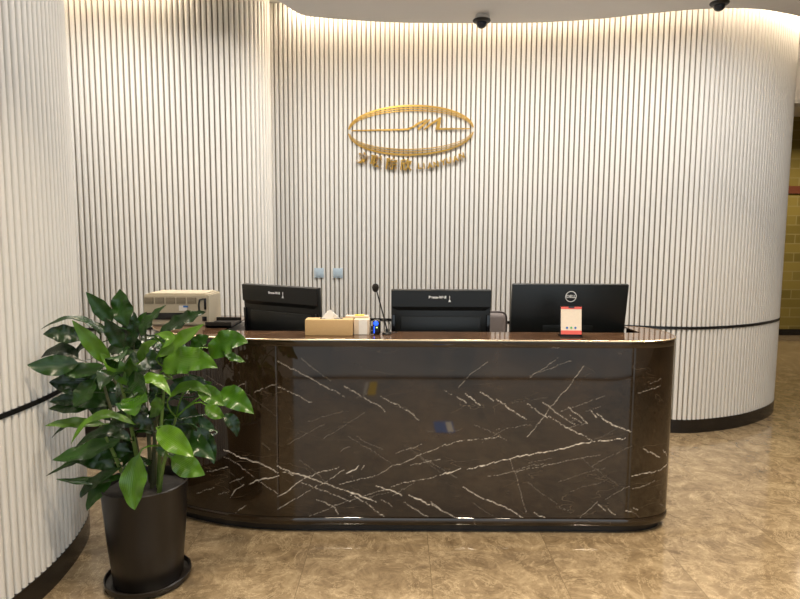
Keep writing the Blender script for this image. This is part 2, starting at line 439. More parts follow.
# light strips lying in the cove
def strip(pts, label, s0=0.0, s1=1.0):
    P, S = curve(pts, 0.05)
    P = P[int(len(P) * s0):int(len(P) * s1)]
    o = sweep('led_strip', P, [(0.055, 3.465), (0.085, 3.465), (0.085, 3.475), (0.055, 3.475)], M['led'])
    return tag(o, label, 'light strip')
strip(W_BACK, 'warm light strip hidden in the ceiling cove above the logo wall', 0.11, 0.9)
strip(W_BACKLEFT, 'warm light strip hidden in the cove above the left slatted panel', 0.0, 0.62)

# ---------------------------------------------------------------- reception desk
DESK = [(-1.48,3.95),(-1.48,3.7),(-1.45,3.5),(-1.36,3.33),(-1.2,3.19),(-1.02,3.11),(-.85,3.06),(-.64,3.03),(-.3,3.03),(.3,3.03),(.9,3.03),(1.2,3.03),(1.34,3.055),(1.44,3.12),(1.485,3.23),(1.49,3.36),(1.46,3.48),(1.36,3.56)]
VEINS = [([(1.157,0.439),(1.249,0.403),(1.37,0.374),(1.455,0.329)],0.0052,1.0),([(1.155,0.395),(1.236,0.364),(1.336,0.291),(1.453,0.215)],0.0026,0.4),([(1.296,0.26),(1.347,0.286),(1.412,0.3),(1.465,0.318)],0.0057,0.8),([(1.185,0.178),(1.222,0.226),(1.268,0.252)],0.0039,0.6),([(0.969,0.163),(1.029,0.195),(1.088,0.215)],0.0026,0.5),([(1.052,0.299),(1.129,0.326),(1.178,0.342)],0.0026,0.5),([(1.113,0.185),(1.174,0.205)],0.0026,0.3),([(1.212,0.093),(1.288,0.15)],0.0026,0.5),([(1.181,0.255),(1.269,0.296)],0.0026,0.4),([(1.45,0.366),(1.518,0.335),(1.596,0.314),(1.684,0.281),(1.778,0.243)],0.0057,0.9),([(1.778,0.243),(1.857,0.217),(1.914,0.195),(1.967,0.174)],0.0062,1.0),([(1.453,0.198),(1.517,0.243),(1.596,0.308)],0.0047,0.85),([(1.452,0.133),(1.542,0.189),(1.632,0.243),(1.7,0.281)],0.0026,0.5),([(1.481,0.334),(1.549,0.319)],0.0036,0.6),([(1.596,0.303),(1.664,0.33),(1.779,0.363)],0.0031,0.6),([(1.7,0.281),(1.752,0.314),(1.799,0.346)],0.0026,0.6),([(1.81,0.33),(1.852,0.347),(1.878,0.368)],0.0068,0.9),([(1.888,0.347),(1.904,0.369)],0.0039,0.6),([(1.569,0.281),(1.663,0.243),(1.752,0.211),(1.83,0.178)],0.0031,0.6),([(1.647,0.189),(1.699,0.167),(1.751,0.14),(1.767,0.112)],0.0031,0.7),([(1.83,0.216),(1.909,0.173),(1.967,0.124),(2.025,0.086)],0.0036,0.8),([(1.609,0.09),(1.699,0.129),(1.804,0.173),(1.935,0.217),(2.008,0.239)],0.0021,0.4),([(1.778,0.271),(1.883,0.298),(1.935,0.304),(2.013,0.342),(2.05,0.369),(2.091,0.38),(2.195,0.429),(2.299,0.473),(2.402,0.506),(2.609,0.528)],0.0026,0.5),([(1.966,0.261),(2.04,0.239),(2.103,0.212)],0.006,1.0),([(2.129,0.213),(2.197,0.186),(2.245,0.159)],0.0062,1.0),([(2.25,0.175),(2.313,0.132),(2.398,0.083)],0.0036,0.8),([(2.255,0.164),(2.319,0.126)],0.0034,0.7),([(1.993,0.19),(2.051,0.152)],0.0026,0.4),([(2.114,0.174),(2.187,0.126),(2.24,0.087)],0.0031,0.6),([(2.04,0.256),(2.134,0.283),(2.249,0.306),(2.306,0.322)],0.0026,0.5),([(2.306,0.322),(2.379,0.344),(2.41,0.355)],0.0049,0.9),([(2.446,0.355),(2.535,0.377),(2.612,0.399),(2.716,0.427),(2.819,0.443),(2.923,0.465),(3.026,0.493),(3.129,0.51),(3.19,0.516),(3.258,0.527)],0.0049,1.0),([(2.144,0.375),(2.3,0.408)],0.0026,0.4),([(2.065,0.434),(2.205,0.488)],0.0026,0.35),([(2.422,0.258),(2.485,0.215),(2.565,0.182),(2.618,0.161),(2.681,0.128),(2.756,0.085)],0.0039,0.85),([(2.797,0.118),(2.856,0.091)],0.0034,0.7),([(2.552,0.313),(2.666,0.34),(2.822,0.368),(2.925,0.396),(3.131,0.435)],0.0021,0.3),([(2.614,0.324),(2.769,0.373),(2.863,0.39)],0.0021,0.25),([(2.664,0.405),(2.709,0.286),(2.755,0.123)],0.0018,0.25),([(3.131,0.169),(3.175,0.132)],0.0026,0.7),([(3.185,0.143),(3.223,0.11)],0.0026,0.6),([(3.298,0.322),(3.375,0.335),(3.474,0.338),(3.56,0.362)],0.0036,0.8),([(3.357,0.466),(3.412,0.44),(3.469,0.41)],0.0036,0.8),([(3.491,0.445),(3.535,0.407)],0.0026,0.7),([(3.307,0.251),(3.441,0.284)],0.0021,0.3),([(3.28,0.132),(3.313,0.125)],0.0026,0.6),([(3.317,0.147),(3.346,0.13)],0.0026,0.6),([(3.04,0.092),(3.126,0.18)],0.0018,0.3),([(1.459,0.922),(1.602,0.85),(1.678,0.804),(1.755,0.767),(1.806,0.736)],0.0034,0.55),([(1.457,0.792),(1.524,0.761),(1.585,0.73),(1.636,0.704)],0.0026,0.5),([(1.334,0.757),(1.394,0.78),(1.452,0.802)],0.0026,0.45),([(1.229,0.767),(1.286,0.802)],0.0026,0.4),([(1.806,0.794),(1.858,0.762),(1.904,0.731),(1.987,0.684),(2.013,0.663)],0.0031,0.6),([(1.987,0.742),(2.064,0.7),(2.152,0.653),(2.183,0.616)],0.0031,0.6),([(2.316,0.775),(2.357,0.749)],0.0026,0.5),([(2.383,0.739),(2.435,0.708)],0.0029,0.6),([(2.424,0.755),(2.503,0.697)],0.0034,0.8),([(2.501,0.771),(2.574,0.719)],0.0039,0.9),([(2.584,0.729),(2.658,0.677),(2.747,0.619)],0.0039,0.85),([(2.388,0.786),(2.448,0.855),(2.534,0.923)],0.0018,0.25),([(3.032,0.905),(2.963,0.805),(2.889,0.715),(2.839,0.646),(2.755,0.529)],0.0026,0.45),([(2.75,0.704),(2.85,0.63)],0.0036,0.7),([(2.822,0.715),(2.917,0.647),(2.996,0.594)],0.0029,0.6),([(2.86,0.641),(2.945,0.583),(3.04,0.541),(3.092,0.509)],0.0034,0.7),([(2.957,0.684),(3.02,0.642),(3.063,0.6)],0.0029,0.6),([(2.969,0.647),(3.032,0.605)],0.0026,0.5),([(3.076,0.669),(3.108,0.632)],0.0034,0.8),([(3.108,0.653),(3.155,0.617),(3.219,0.585),(3.293,0.558)],0.0044,0.9),([(2.971,0.578),(3.053,0.605)],0.0021,0.3),([(2.916,0.663),(3.145,0.749)],0.0018,0.25),([(3.316,0.764),(3.443,0.795)],0.0021,0.35),([(2.757,0.841),(2.897,0.946)],0.0018,0.25)]
LEAVES = [((-1.257,2.6,1.181),(-1.297,2.59,1.243),(-1.354,2.58,1.313),0.0645,0.9,0),((-1.201,2.62,1.16),(-1.227,2.635,1.247),(-1.239,2.65,1.321),0.0817,0.9,0),((-1.133,2.6,1.119),(-1.097,2.615,1.188),(-1.03,2.63,1.253),0.0516,0.5,0),((-1.041,2.58,1.136),(-0.935,2.58,1.194),(-0.839,2.58,1.229),0.0645,0.6,0),((-1.215,2.48,1.02),(-1.266,2.44,1.116),(-1.321,2.4,1.216),0.0602,0.7,1),((-1.286,2.55,1.135),(-1.359,2.5,1.211),(-1.478,2.45,1.171),0.0344,0.35,0),((-1.268,2.6,1.123),(-1.332,2.575,1.175),(-1.403,2.55,1.2),0.0344,0.4,0),((-1.329,2.5,1.126),(-1.407,2.475,1.147),(-1.471,2.45,1.15),0.0688,0.8,0),((-1.29,2.55,1.057),(-1.344,2.525,1.092),(-1.381,2.5,1.019),0.0344,0.5,0),((-1.349,2.48,1.023),(-1.435,2.44,1.019),(-1.513,2.4,1.031),0.0774,0.85,0),((-1.359,2.5,1.036),(-1.433,2.5,1.074),(-1.515,2.5,1.04),0.0602,0.6,0),((-1.251,2.5,1.007),(-1.34,2.475,0.99),(-1.413,2.45,0.996),0.0602,0.7,0),((-1.274,2.54,0.928),(-1.387,2.51,0.93),(-1.475,2.48,0.941),0.0946,0.85,0),((-1.296,2.5,0.946),(-1.325,2.47,0.893),(-1.353,2.44,0.846),0.0774,0.9,0),((-1.387,2.6,0.832),(-1.461,2.575,0.838),(-1.521,2.55,0.836),0.0516,0.7,0),((-1.351,2.58,0.81),(-1.44,2.565,0.81),(-1.523,2.55,0.805),0.0602,0.7,0),((-1.104,2.45,0.942),(-1.151,2.415,1.009),(-1.204,2.38,1.086),0.0645,0.7,1),((-1.1,2.44,0.936),(-1.097,2.42,1.008),(-1.093,2.4,1.066),0.0516,0.8,1),((-1.084,2.4,0.905),(-1.062,2.35,0.889),(-1.038,2.3,0.851),0.1118,1.0,1),((-1.163,2.5,1.084),(-1.197,2.49,1.15),(-1.227,2.48,1.218),0.0645,0.8,0),((-1.098,2.5,1.025),(-1.057,2.47,1.09),(-0.998,2.44,1.125),0.043,0.8,1),((-0.986,2.46,0.996),(-0.861,2.43,1.049),(-0.738,2.4,1.023),0.0989,0.8,1),((-1.029,2.52,1.047),(-0.926,2.5,1.116),(-0.816,2.48,1.191),0.0645,0.8,1),((-0.911,2.6,1.058),(-0.875,2.6,1.094),(-0.835,2.6,1.121),0.0645,0.7,0),((-0.813,2.55,1.033),(-0.734,2.535,1.106),(-0.644,2.52,1.105),0.0946,0.85,1),((-0.765,2.55,1.06),(-0.714,2.55,1.034),(-0.667,2.55,1.017),0.0344,0.6,1),((-0.96,2.46,0.885),(-0.863,2.45,0.935),(-0.77,2.44,0.887),0.043,0.6,1),((-0.842,2.46,0.924),(-0.778,2.44,0.896),(-0.723,2.42,0.859),0.0645,0.8,1),((-0.764,2.52,0.892),(-0.693,2.49,0.87),(-0.61,2.46,0.814),0.086,0.85,1),((-0.83,2.52,0.835),(-0.789,2.51,0.803),(-0.744,2.5,0.788),0.0516,0.8,1),((-0.783,2.6,0.762),(-0.739,2.6,0.731),(-0.723,2.6,0.667),0.0516,0.7,0),((-0.999,2.42,0.756),(-0.919,2.39,0.72),(-0.832,2.36,0.664),0.086,0.8,1),((-0.945,2.42,0.637),(-0.876,2.41,0.606),(-0.803,2.4,0.572),0.086,0.9,1),((-0.867,2.52,0.733),(-0.823,2.51,0.661),(-0.796,2.5,0.581),0.0602,0.7,0),((-1.073,2.4,0.656),(-1.085,2.37,0.54),(-1.071,2.34,0.448),0.0946,1.0,1),((-1.111,2.45,0.771),(-1.234,2.4,0.82),(-1.323,2.35,0.719),0.0387,0.5,1),((-1.13,2.45,0.702),(-1.225,2.425,0.745),(-1.34,2.4,0.68),0.0516,0.55,0),((-1.196,2.5,0.685),(-1.331,2.46,0.646),(-1.445,2.42,0.625),0.0731,0.6,0),((-1.283,2.55,0.631),(-1.398,2.515,0.585),(-1.51,2.48,0.531),0.0301,0.4,0),((-1.226,2.55,0.541),(-1.317,2.525,0.568),(-1.398,2.5,0.591),0.0473,0.6,0),((-1.186,2.5,0.525),(-1.317,2.47,0.514),(-1.444,2.44,0.535),0.0387,0.5,0),((-1.192,2.48,0.569),(-1.304,2.46,0.505),(-1.343,2.44,0.452),0.0473,0.6,0),((-1.238,2.5,0.507),(-1.3,2.48,0.453),(-1.331,2.46,0.386),0.0559,0.8,0),((-1.302,2.58,0.729),(-1.421,2.54,0.746),(-1.514,2.5,0.745),0.043,0.6,1),((-1.33,2.6,0.723),(-1.44,2.575,0.73),(-1.517,2.55,0.675),0.0258,0.4,0),((-1.087,2.45,0.951),(-1.002,2.425,0.966),(-0.933,2.4,0.905),0.0473,0.6,1),((-0.974,2.48,0.957),(-1.024,2.48,0.965),(-1.074,2.48,0.965),0.0258,0.5,1),((-1.035,2.5,0.874),(-1.033,2.5,0.826),(-1.068,2.5,0.782),0.0559,0.8,1),((-1.017,2.5,1.145),(-0.96,2.48,1.131),(-0.986,2.46,1.093),0.0387,0.8,1),((-1.192,2.62,1.062),(-1.171,2.62,1.152),(-1.168,2.62,1.223),0.0473,0.8,0),((-1.172,2.64,1.113),(-1.156,2.65,1.174),(-1.128,2.66,1.218),0.0387,0.7,0),((-1.26,2.65,1.047),(-1.22,2.65,1.138),(-1.209,2.65,1.201),0.043,0.8,0),((-1.054,2.65,1.039),(-1.019,2.625,1.008),(-0.976,2.6,0.96),0.0516,0.8,0),((-0.941,2.65,0.935),(-0.898,2.65,0.89),(-0.843,2.65,0.904),0.0602,0.7,0),((-1.213,2.6,0.985),(-1.132,2.575,0.965),(-1.077,2.55,0.997),0.0516,0.7,0),((-1.359,2.6,0.868),(-1.285,2.61,0.848),(-1.248,2.62,0.79),0.0602,0.8,0),((-1.285,2.6,0.741),(-1.344,2.6,0.805),(-1.387,2.6,0.832),0.0602,0.8,0),((-1.102,2.6,0.869),(-1.06,2.6,0.824),(-1.008,2.6,0.788),0.0602,0.8,0),((-1.138,2.63,0.733),(-1.05,2.615,0.775),(-0.964,2.6,0.77),0.0602,0.7,0),((-0.982,2.63,0.826),(-0.94,2.63,0.757),(-0.915,2.63,0.688),0.0688,0.8,0),((-1.066,2.5,0.729),(-1.099,2.48,0.771),(-1.158,2.46,0.751),0.0516,0.8,0),((-1.26,2.65,0.819),(-1.329,2.65,0.892),(-1.39,2.65,0.946),0.0602,0.8,0),((-1.128,2.55,0.802),(-1.217,2.55,0.757),(-1.289,2.55,0.694),0.0516,0.7,0),((-1.117,2.6,1.057),(-1.093,2.61,1.002),(-1.054,2.62,0.973),0.0602,0.8,0),((-1.029,2.65,0.727),(-0.967,2.65,0.672),(-0.906,2.65,0.597),0.0645,0.8,0),((-1.179,2.55,0.614),(-1.245,2.525,0.622),(-1.304,2.5,0.587),0.0602,0.7,0),((-1.064,2.55,0.632),(-1.001,2.565,0.609),(-0.944,2.58,0.631),0.0516,0.7,0),((-1.285,2.63,0.861),(-1.316,2.615,0.81),(-1.364,2.6,0.759),0.0602,0.8,0),((-1.108,2.62,0.955),(-1.07,2.61,0.894),(-1.068,2.6,0.842),0.0516,0.8,0),((-0.913,2.64,0.86),(-0.957,2.64,0.896),(-1.019,2.64,0.914),0.0516,0.8,0),((-0.843,2.66,0.679),(-0.883,2.66,0.706),(-0.923,2.66,0.762),0.043,0.7,0)]

desk = thing('reception_desk', 'long dark brown marble reception desk with white veins and rounded ends', 'reception desk', (0, 3.4, 0))
def shift(o):
    # bring world-space mesh under the desk's Empty
    o.location = (0, -3.4, 0); return o
def marble_panel():
    P, S = curve(DESK, 0.004)
    Nn = normals(P)
    z0, z1 = 0.092, 0.998
    nz = 226
    Z = np.linspace(z0, z1, nz)
    ns = len(P)
    vein = np.zeros((ns, nz))
    rk = np.random.RandomState(11)
    WK = [[(rk.uniform(25, 330) * math.cos(a_), rk.uniform(25, 330) * math.sin(a_), rk.uniform(0, 6.28)) for a_ in rk.uniform(0, 6.28, 9)] for _ in range(4)]
    def wob(x_, y_, k_):
        o_ = 0
        for kx, ky, ph_ in WK[k_]: o_ = o_ + np.sin(kx * x_ + ky * y_ + ph_) * 0.0028 / (1 + math.hypot(kx, ky) / 70)
        return o_
    rng = np.random.RandomState(3)
    fine = []
    for k in range(75):
        s_ = rng.uniform(0.3, 4.6); z_ = rng.uniform(0.12, 0.95); a_ = math.radians(rng.choice([16, 22, 28, -30, -36]) + rng.uniform(-7, 7)); l_ = rng.uniform(0.05, 0.28)
        fine.append(([(s_, z_), (s_ + l_ * 0.5 * math.cos(a_), z_ + l_ * 0.5 * math.sin(a_) + rng.uniform(-.006, .006)), (s_ + l_ * math.cos(a_), z_ + l_ * math.sin(a_))], 0.0022, float(rng.uniform(0.06, 0.24))))
    for pts, w, inten in VEINS + fine:
        q = [np.array(p) for p in pts]
        tot = sum(np.linalg.norm(b - a) for a, b in zip(q, q[1:])); run = 0.0
        for a, b in zip(q, q[1:]):
            lo = np.minimum(a, b) - 0.03; hi = np.maximum(a, b) + 0.03
            i0, i1 = np.searchsorted(S, [lo[0], hi[0]]); j0, j1 = np.searchsorted(Z, [lo[1], hi[1]])
            if i1 <= i0 or j1 <= j0: continue
            ss, zz = np.meshgrid(S[i0:i1], Z[j0:j1], indexing='ij')
            ds = ss + wob(ss, zz, 0)
            dz = zz + wob(ss, zz, 1)
            ab = b - a; L2 = (ab ** 2).sum() + 1e-9
            t = np.clip(((ds - a[0]) * ab[0] + (dz - a[1]) * ab[1]) / L2, 0, 1)
            D = np.hypot(ds - a[0] - t * ab[0], dz - a[1] - t * ab[1])
            uu_ = np.clip((run + t * math.sqrt(L2)) / tot, 0, 1)
            ww = w * 0.62 * (0.30 + 0.70 * np.sin(np.pi * uu_) ** 0.5) * (0.75 + 60 * wob(ss * 0.7, zz * 0.7, 2))
            run_next = run + math.sqrt(L2)
            v = np.clip(1.25 - D / np.maximum(ww, 0.0013), 0, 1) * inten * np.clip(0.85 + 110 * wob(ss, zz, 3), 0.25, 1)
            vein[i0:i1, j0:j1] = np.maximum(vein[i0:i1, j0:j1], v)
            run = run_next
    # slab joints at the start of both curved ends
    co = np.zeros((ns, nz, 3)); co[:, :, 0] = P[:, 0:1]; co[:, :, 1] = P[:, 1:2]; co[:, :, 2] = Z[None, :]
    for sx in (-0.63, 1.2):
        i = int(np.argmin(np.hypot(P[:, 0] - sx, P[:, 1] - 3.03)))
        co[i, :, 1] += 0.002
    B = np.stack([P[:, 0] - Nn[:, 0] * 0.02, P[:, 1] - Nn[:, 1] * 0.02], 1)
    back = np.concatenate([np.c_[B, np.full(ns, z0)], np.c_[B, np.full(ns, z1)]])
    verts = np.concatenate([co.reshape(-1, 3), back])
    idx = np.arange(ns * nz).reshape(ns, nz)
    fA = np.stack([idx[:-1, :-1], idx[1:, :-1], idx[1:, 1:], idx[:-1, 1:]], -1).reshape(-1, 4)
    bb = ns * nz + np.arange(ns); bt = bb + ns
    fB = np.stack([bb[:-1], bt[:-1], bt[1:], bb[1:]], -1)
    fC = np.stack([idx[:-1, 0], bb[:-1], bb[1:], idx[1:, 0]], -1)
    fD = np.stack([idx[:-1, -1], idx[1:, -1], bt[1:], bt[:-1]], -1)
    F = np.concatenate([fA, fB, fC, fD])
    me = bpy.data.meshes.new('marble_front')
    me.vertices.add(len(verts)); me.vertices.foreach_set('co', verts.ravel().astype(np.float32))
    me.loops.add(F.size); me.loops.foreach_set('vertex_index', F.ravel().astype(np.int32))
    me.polygons.add(len(F)); me.polygons.foreach_set('loop_start', (np.arange(len(F)) * 4).astype(np.int32))
    me.update(calc_edges=True); me.validate()
    at = me.attributes.new('vein', 'FLOAT', 'POINT')
    at.data.foreach_set('value', np.concatenate([vein.ravel(), np.zeros(2 * ns)]).astype(np.float32))
    o = link('marble_front', me, M['marble'], desk); me.shade_smooth(); me.set_sharp_from_angle(angle=math.radians(40))
    return shift(o)
marble_panel()
P, S = curve(DESK, 0.02)
Nn = normals(P)
def inset(k): return [(p[0] - n[0] * k, p[1] - n[1] * k) for p, n in zip(P, Nn)]
NOTCH = [(1.335, 3.56), (1.335, 3.30), (-.985, 3.30), (-.985, 3.95)]
shift(slab('carcass', inset(0.02) + [(a, b) for a, b in NOTCH], 0.06, 0.995, M['worktop'], desk))
shift(sweep('upper_band', P, [(-0.02, 0.998), (0.0, 0.998), (0.002, 1.001), (0.002, 1.028), (-0.02, 1.028)], M['marble'], desk))
shift(slab('countertop', inset(-0.002) + NOTCH, 1.028, 1.036, M['counter'], desk))
shift(sweep('gold_edge', P, [(0.0, 1.0285), (0.004, 1.0300), (0.004, 1.0345), (0.0015, 1.0370), (0.0, 1.0375)], M['champagne'], desk))
mold = [(-0.03, 0.045), (-0.006, 0.045)] + [(-0.006 + 0.010 * math.sin(a), 0.068 - 0.022 * math.cos(a)) for a in [k * math.pi / 8 for k in range(1, 9)]] + [(-0.03, 0.091)]
shift(sweep('base_moulding', P, mold, M['marble'], desk))
shift(slab('plinth', inset(0.035) + [(a, b) for a, b in NOTCH], 0.0, 0.06, M['black_metal'], desk))
shift(slab('worktop', [(1.33, 3.30), (1.33, 3.95), (-.98, 3.95), (-.98, 3.30)], 0.73, 0.76, M['worktop'], desk))
for sx in (-0.95, 1.30):
    shift(boxobj('side_panel', (sx, 3.75, 0.365), (0.03, 0.38, 0.73), M['worktop'], desk)).location = (sx, 0.35, 0.365)

# ---------------------------------------------------------------- monitors (seen from behind)
def monitor_logo_figure(parent, loc):
    bm = bmesh.new()
    tube(bm, [(0, 0, 0.012), (0.0, 0, -0.010)], [0.0022, 0.0014], 6)
    vs = [bm.verts.new(v) for v in [(-0.008, 0, -0.022), (0.008, 0, -0.022), (0.002, 0, -0.008), (-0.002, 0, -0.008)]]
    bm.faces.new(vs)
    g = bmesh.ops.extrude_face_region(bm, geom=list(bm.faces)[-1:])
    for v in [e for e in g['geom'] if isinstance(e, bmesh.types.BMVert)]: v.co.y -= 0.001
    return obj('emblem', bm, M['white_print'], parent, loc=loc)
def monitor(name, label, cx, cy, ztop, w, h, rz, tilt, style, zb=0.76):
    t = thing(name, label, 'monitor', (cx, cy, zb), rz)
    R = Matrix.Rotation(tilt, 3, 'X')       # top leans towards the customer side (-y)
    zt = ztop - zb
    cz = zt - h / 2 * math.cos(tilt)
    piv = Vector((0, 0, cz))
    def P3(x, y, z): return piv + R @ Vector((x, y, z))
    def rb(nm, c, s, m, bev=0.004, par=t):
        bm = bmesh.new(); box(bm, (0, 0, 0), s, bev)
        for v in bm.verts: v.co = P3(*c) + R @ v.co
        return obj(nm, bm, m, par)
    # +y local = staff side (screen), -y = customer side (back)
    if style == 'flat':
        rb('casing', (0, 0, 0), (w, 0.03, h), M['plastic'], 0.006)
        rb('rear_bulge', (0, -0.008, -h * 0.25), (w * 0.45, 0.016, h * 0.3), M['plastic'], 0.008)
        rb('screen', (0, 0.016, 0.006), (w - 0.02, 0.003, h - 0.03), M['screen'], 0.001)
    else:
        rb('casing', (0, 0.01, 0), (w, 0.03, h), M['plastic'], 0.004)
        # upper housing with sloping underside
        bm = bmesh.new()
        z1, z0, zs = h * 0.5, h * 0.5 - 0.098, h * 0.5 - 0.135
        pf = [(0.0, z1), (-0.014, z1 - 0.003), (-0.014, z0), (0.0, zs)]
        A = [bm.verts.new((-w / 2, y, z)) for y, z in pf]; B = [bm.verts.new((w / 2, y, z)) for y, z in pf]
        # the sloping ledge narrows inwards
        A[3].co.x += 0.05; B[3].co.x -= 0.05
        for i in range(4): bm.faces.new((A[i], A[(i + 1) % 4], B[(i + 1) % 4], B[i]))
        bm.faces.new(A[::-1]); bm.faces.new(B)
        for v in bm.verts: v.co = P3(*v.co)
        obj('upper_housing', bm, M['plastic'], t, smooth=20)
        rb('rear_cover', (0, -0.003, -h * 0.5 + 0.11), (w - 0.11, 0.014, h - 0.155), M['plastic'], 0.004)
        rb('side_rail', (-w / 2 + 0.012, -0.008, -h * 0.5 + 0.12), (0.02, 0.014, h - 0.15), M['plastic2'], 0.003)
        rb('side_rail', (w / 2 - 0.012, -0.008, -h * 0.5 + 0.12), (0.02, 0.014, h - 0.15), M['plastic2'], 0.003)
        rb('screen', (0, 0.026, 0.006), (w - 0.03, 0.003, h - 0.04), M['screen'], 0.001)
    # stand
    bm = bmesh.new(); box(bm, (0, 0.06, max(0.03, cz * 0.5)), (0.07, 0.02, cz + 0.02), 0.005)
    obj('stand_neck', bm, M['plastic2'], t)
    bm = bmesh.new(); box(bm, (0, 0.05, 0.008), (0.26, 0.20, 0.014), 0.005)
    obj('stand_base', bm, M['plastic2'], t)
    for o_ in list(COL.objects):
        if o_.parent == t and o_.name.split('.')[0] == 'casing': cas = o_
    for o_ in list(COL.objects):
        if o_.parent == t and o_.name.split('.')[0] in ('screen', 'side_rail', 'rear_bulge'): o_.parent = cas
    return cas, P3, R
TILT = math.radians(9)
t, P3, R = monitor('monitor', 'widest black monitor at the right end, round white ring logo on its back', 0.985, 3.50, 1.294, 0.676, 0.40, math.radians(1.0), TILT, 'flat')
bm = bmesh.new()
ring = [(0.0305 * math.cos(a), 0, 0.0305 * math.sin(a)) for a in [k * math.pi / 20 for k in range(41)]]
tube(bm, ring, 0.0024, 8, cap=False)
for v in bm.verts: v.co = P3(0.004, -0.0165, 0.128) + R @ Vector((v.co.x, v.co.y * 0.4, v.co.z))
obj('logo_ring', bm, M['white_print'], t)
lg = text_mesh('logo_lettering', 'DELL', 0.024, M['white_print'], t, 0.0012, off=0.0006)
lg.location = P3(0.004, -0.0165, 0.128); lg.rotation_euler = (math.pi / 2 + TILT, 0, 0)

t, P3, R = monitor('monitor', 'black monitor in the middle of the desk, stepped back with white lettering', 0.237, 3.46, 1.258, 0.575, 0.38, math.radians(0.5), math.radians(3), 'step')
lg = text_mesh('logo_lettering', 'Bevon-Well', 0.021, M['white_print'], t, 0.0008, off=0.0010)
lg.location = P3(-0.022, -0.0155, 0.147); lg.rotation_euler = (math.pi / 2 + math.radians(3), 0, 0)
o = monitor_logo_figure(t, P3(0.048, -0.0165, 0.143))
t, P3, R = monitor('monitor', 'black monitor turned at an angle behind the tan tissue box', -0.705, 3.53, 1.270, 0.59, 0.38, math.radians(-32), math.radians(3), 'step')
lg = text_mesh('logo_lettering', 'Bevon-Well', 0.019, M['white_print'], t, 0.0008, off=0.0006)
lg.location = P3(-0.03, -0.0155, 0.147); lg.rotation_euler = (math.pi / 2 + math.radians(3), 0, 0)
monitor_logo_figure(t, P3(0.040, -0.0165, 0.143))

# ---------------------------------------------------------------- things on the counter
CT = 1.036
# printer
pr = thing('printer', 'beige boxy printer with row of vents behind the plant leaves', 'printer', (-1.312, 3.62, CT + 0.001), math.radians(1))
bm = bmesh.new()
pf = [(-0.15, 0.0), (-0.135, 0.205), (0.14, 0.205), (0.15, 0.0)]
A = [bm.verts.new((-0.205, y, z)) for y, z in pf]; B = [bm.verts.new((0.205, y, z)) for y, z in pf]
for i in range(4): bm.faces.new((A[i], A[(i + 1) % 4], B[(i + 1) % 4], B[i]))
bm.faces.new(A[::-1]); bm.faces.new(B)
bmesh.ops.bevel(bm, geom=list(bm.edges), offset=0.008, segments=2, affect='EDGES')
obj('body', bm, M['beige'], pr)
for k in range(5):
    bm = bmesh.new(); box(bm, (0, 0, 0), (0.056, 0.005, 0.042), 0.001)
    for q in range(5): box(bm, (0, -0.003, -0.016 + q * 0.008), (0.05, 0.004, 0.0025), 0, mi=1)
    obj('vent', bm, [M['beige_dark'], M['beige']], pr, loc=(-0.165 + k * 0.066, -0.138, 0.165))
boxobj('top_lid', (0.0, 0.0, 0.208), (0.36, 0.24, 0.01), M['beige'], pr, 0.004)
boxobj('paper_slot', (-0.05, -0.146, 0.062), (0.27, 0.012, 0.045), M['plastic2'], pr, 0.002)
boxobj('label_sticker', (0.045, -0.142, 0.115), (0.05, 0.003, 0.035), M['paper'], pr)
boxobj('label_stripe', (0.062, -0.144, 0.126), (0.03, 0.002, 0.012), M['blue'], pr)
bm = bmesh.new()
tube(bm, [(0.175, -0.14, 0.178), (0.155, -0.152, 0.172), (0.148, -0.153, 0.14), (0.150, -0.152, 0.10)], 0.006, 8)
obj('lever', bm, M['plastic'], pr)
boxobj('side_slot', (0.182, -0.142, 0.143), (0.014, 0.008, 0.075), M['plastic2'], pr, 0.002)
boxobj('port', (0.178, -0.148, 0.045), (0.028, 0.008, 0.03), M['plastic2'], pr, 0.002)
for o_ in list(COL.objects):
    if o_.parent == pr:
        o_.scale = (0.92, 0.92, 0.88); o_.location = (o_.location.x * 0.94, o_.location.y * 0.94, o_.location.z * 0.88)
# document tray
dt = thing('document_tray', 'flat black document tray beside the beige printer', 'tray', (-1.035, 3.50, CT), 0)
bm = bmesh.new(); box(bm, (0, 0, 0.008), (0.15, 0.22, 0.016), 0.003)
for sy in (-0.107, 0.107): box(bm, (0, sy, 0.018), (0.15, 0.006, 0.034), 0.002)
obj('shell', bm, M['soil'], dt)
# tissue box
tb = thing('tissue_box', 'long tan tissue box with white tissue sticking out', 'tissue box', (-0.375, 3.185, CT), 0)
bm = bmesh.new(); box(bm, (0, 0, 0.043), (0.252, 0.09, 0.086), 0.004)
obj('box_body', bm, M['kraft'], tb)
bm = bmesh.new(); box(bm, (0.01, 0, 0.087), (0.12, 0.03, 0.002), 0)
obj('opening', bm, M['plastic2'], tb)
bm = bmesh.new()
base = [(-0.045, -0.012, 0.086), (-0.02, 0.012, 0.086), (0.015, 0.008, 0.086), (0.058, -0.004, 0.087), (0.01, -0.02, 0.086)]
bv = [bm.verts.new(v) for v in base]; tp = bm.verts.new((0.002, -0.004, 0.137)); tp2 = bm.verts.new((-0.012, 0.006, 0.125)); md = bm.verts.new((0.028, -0.014, 0.112))
bm.faces.new((bv[0], bv[4], tp)); bm.faces.new((bv[4], md, tp)); bm.faces.new((bv[4], bv[3], md)); bm.faces.new((bv[3], tp, md)); bm.faces.new((bv[3], bv[2], tp)); bm.faces.new((bv[2], tp2, tp)); bm.faces.new((bv[2], bv[1], tp2)); bm.faces.new((bv[1], bv[0], tp2)); bm.faces.new((bv[0], tp, tp2))
obj('tissue', bm, M['paper'], tb, smooth=15)
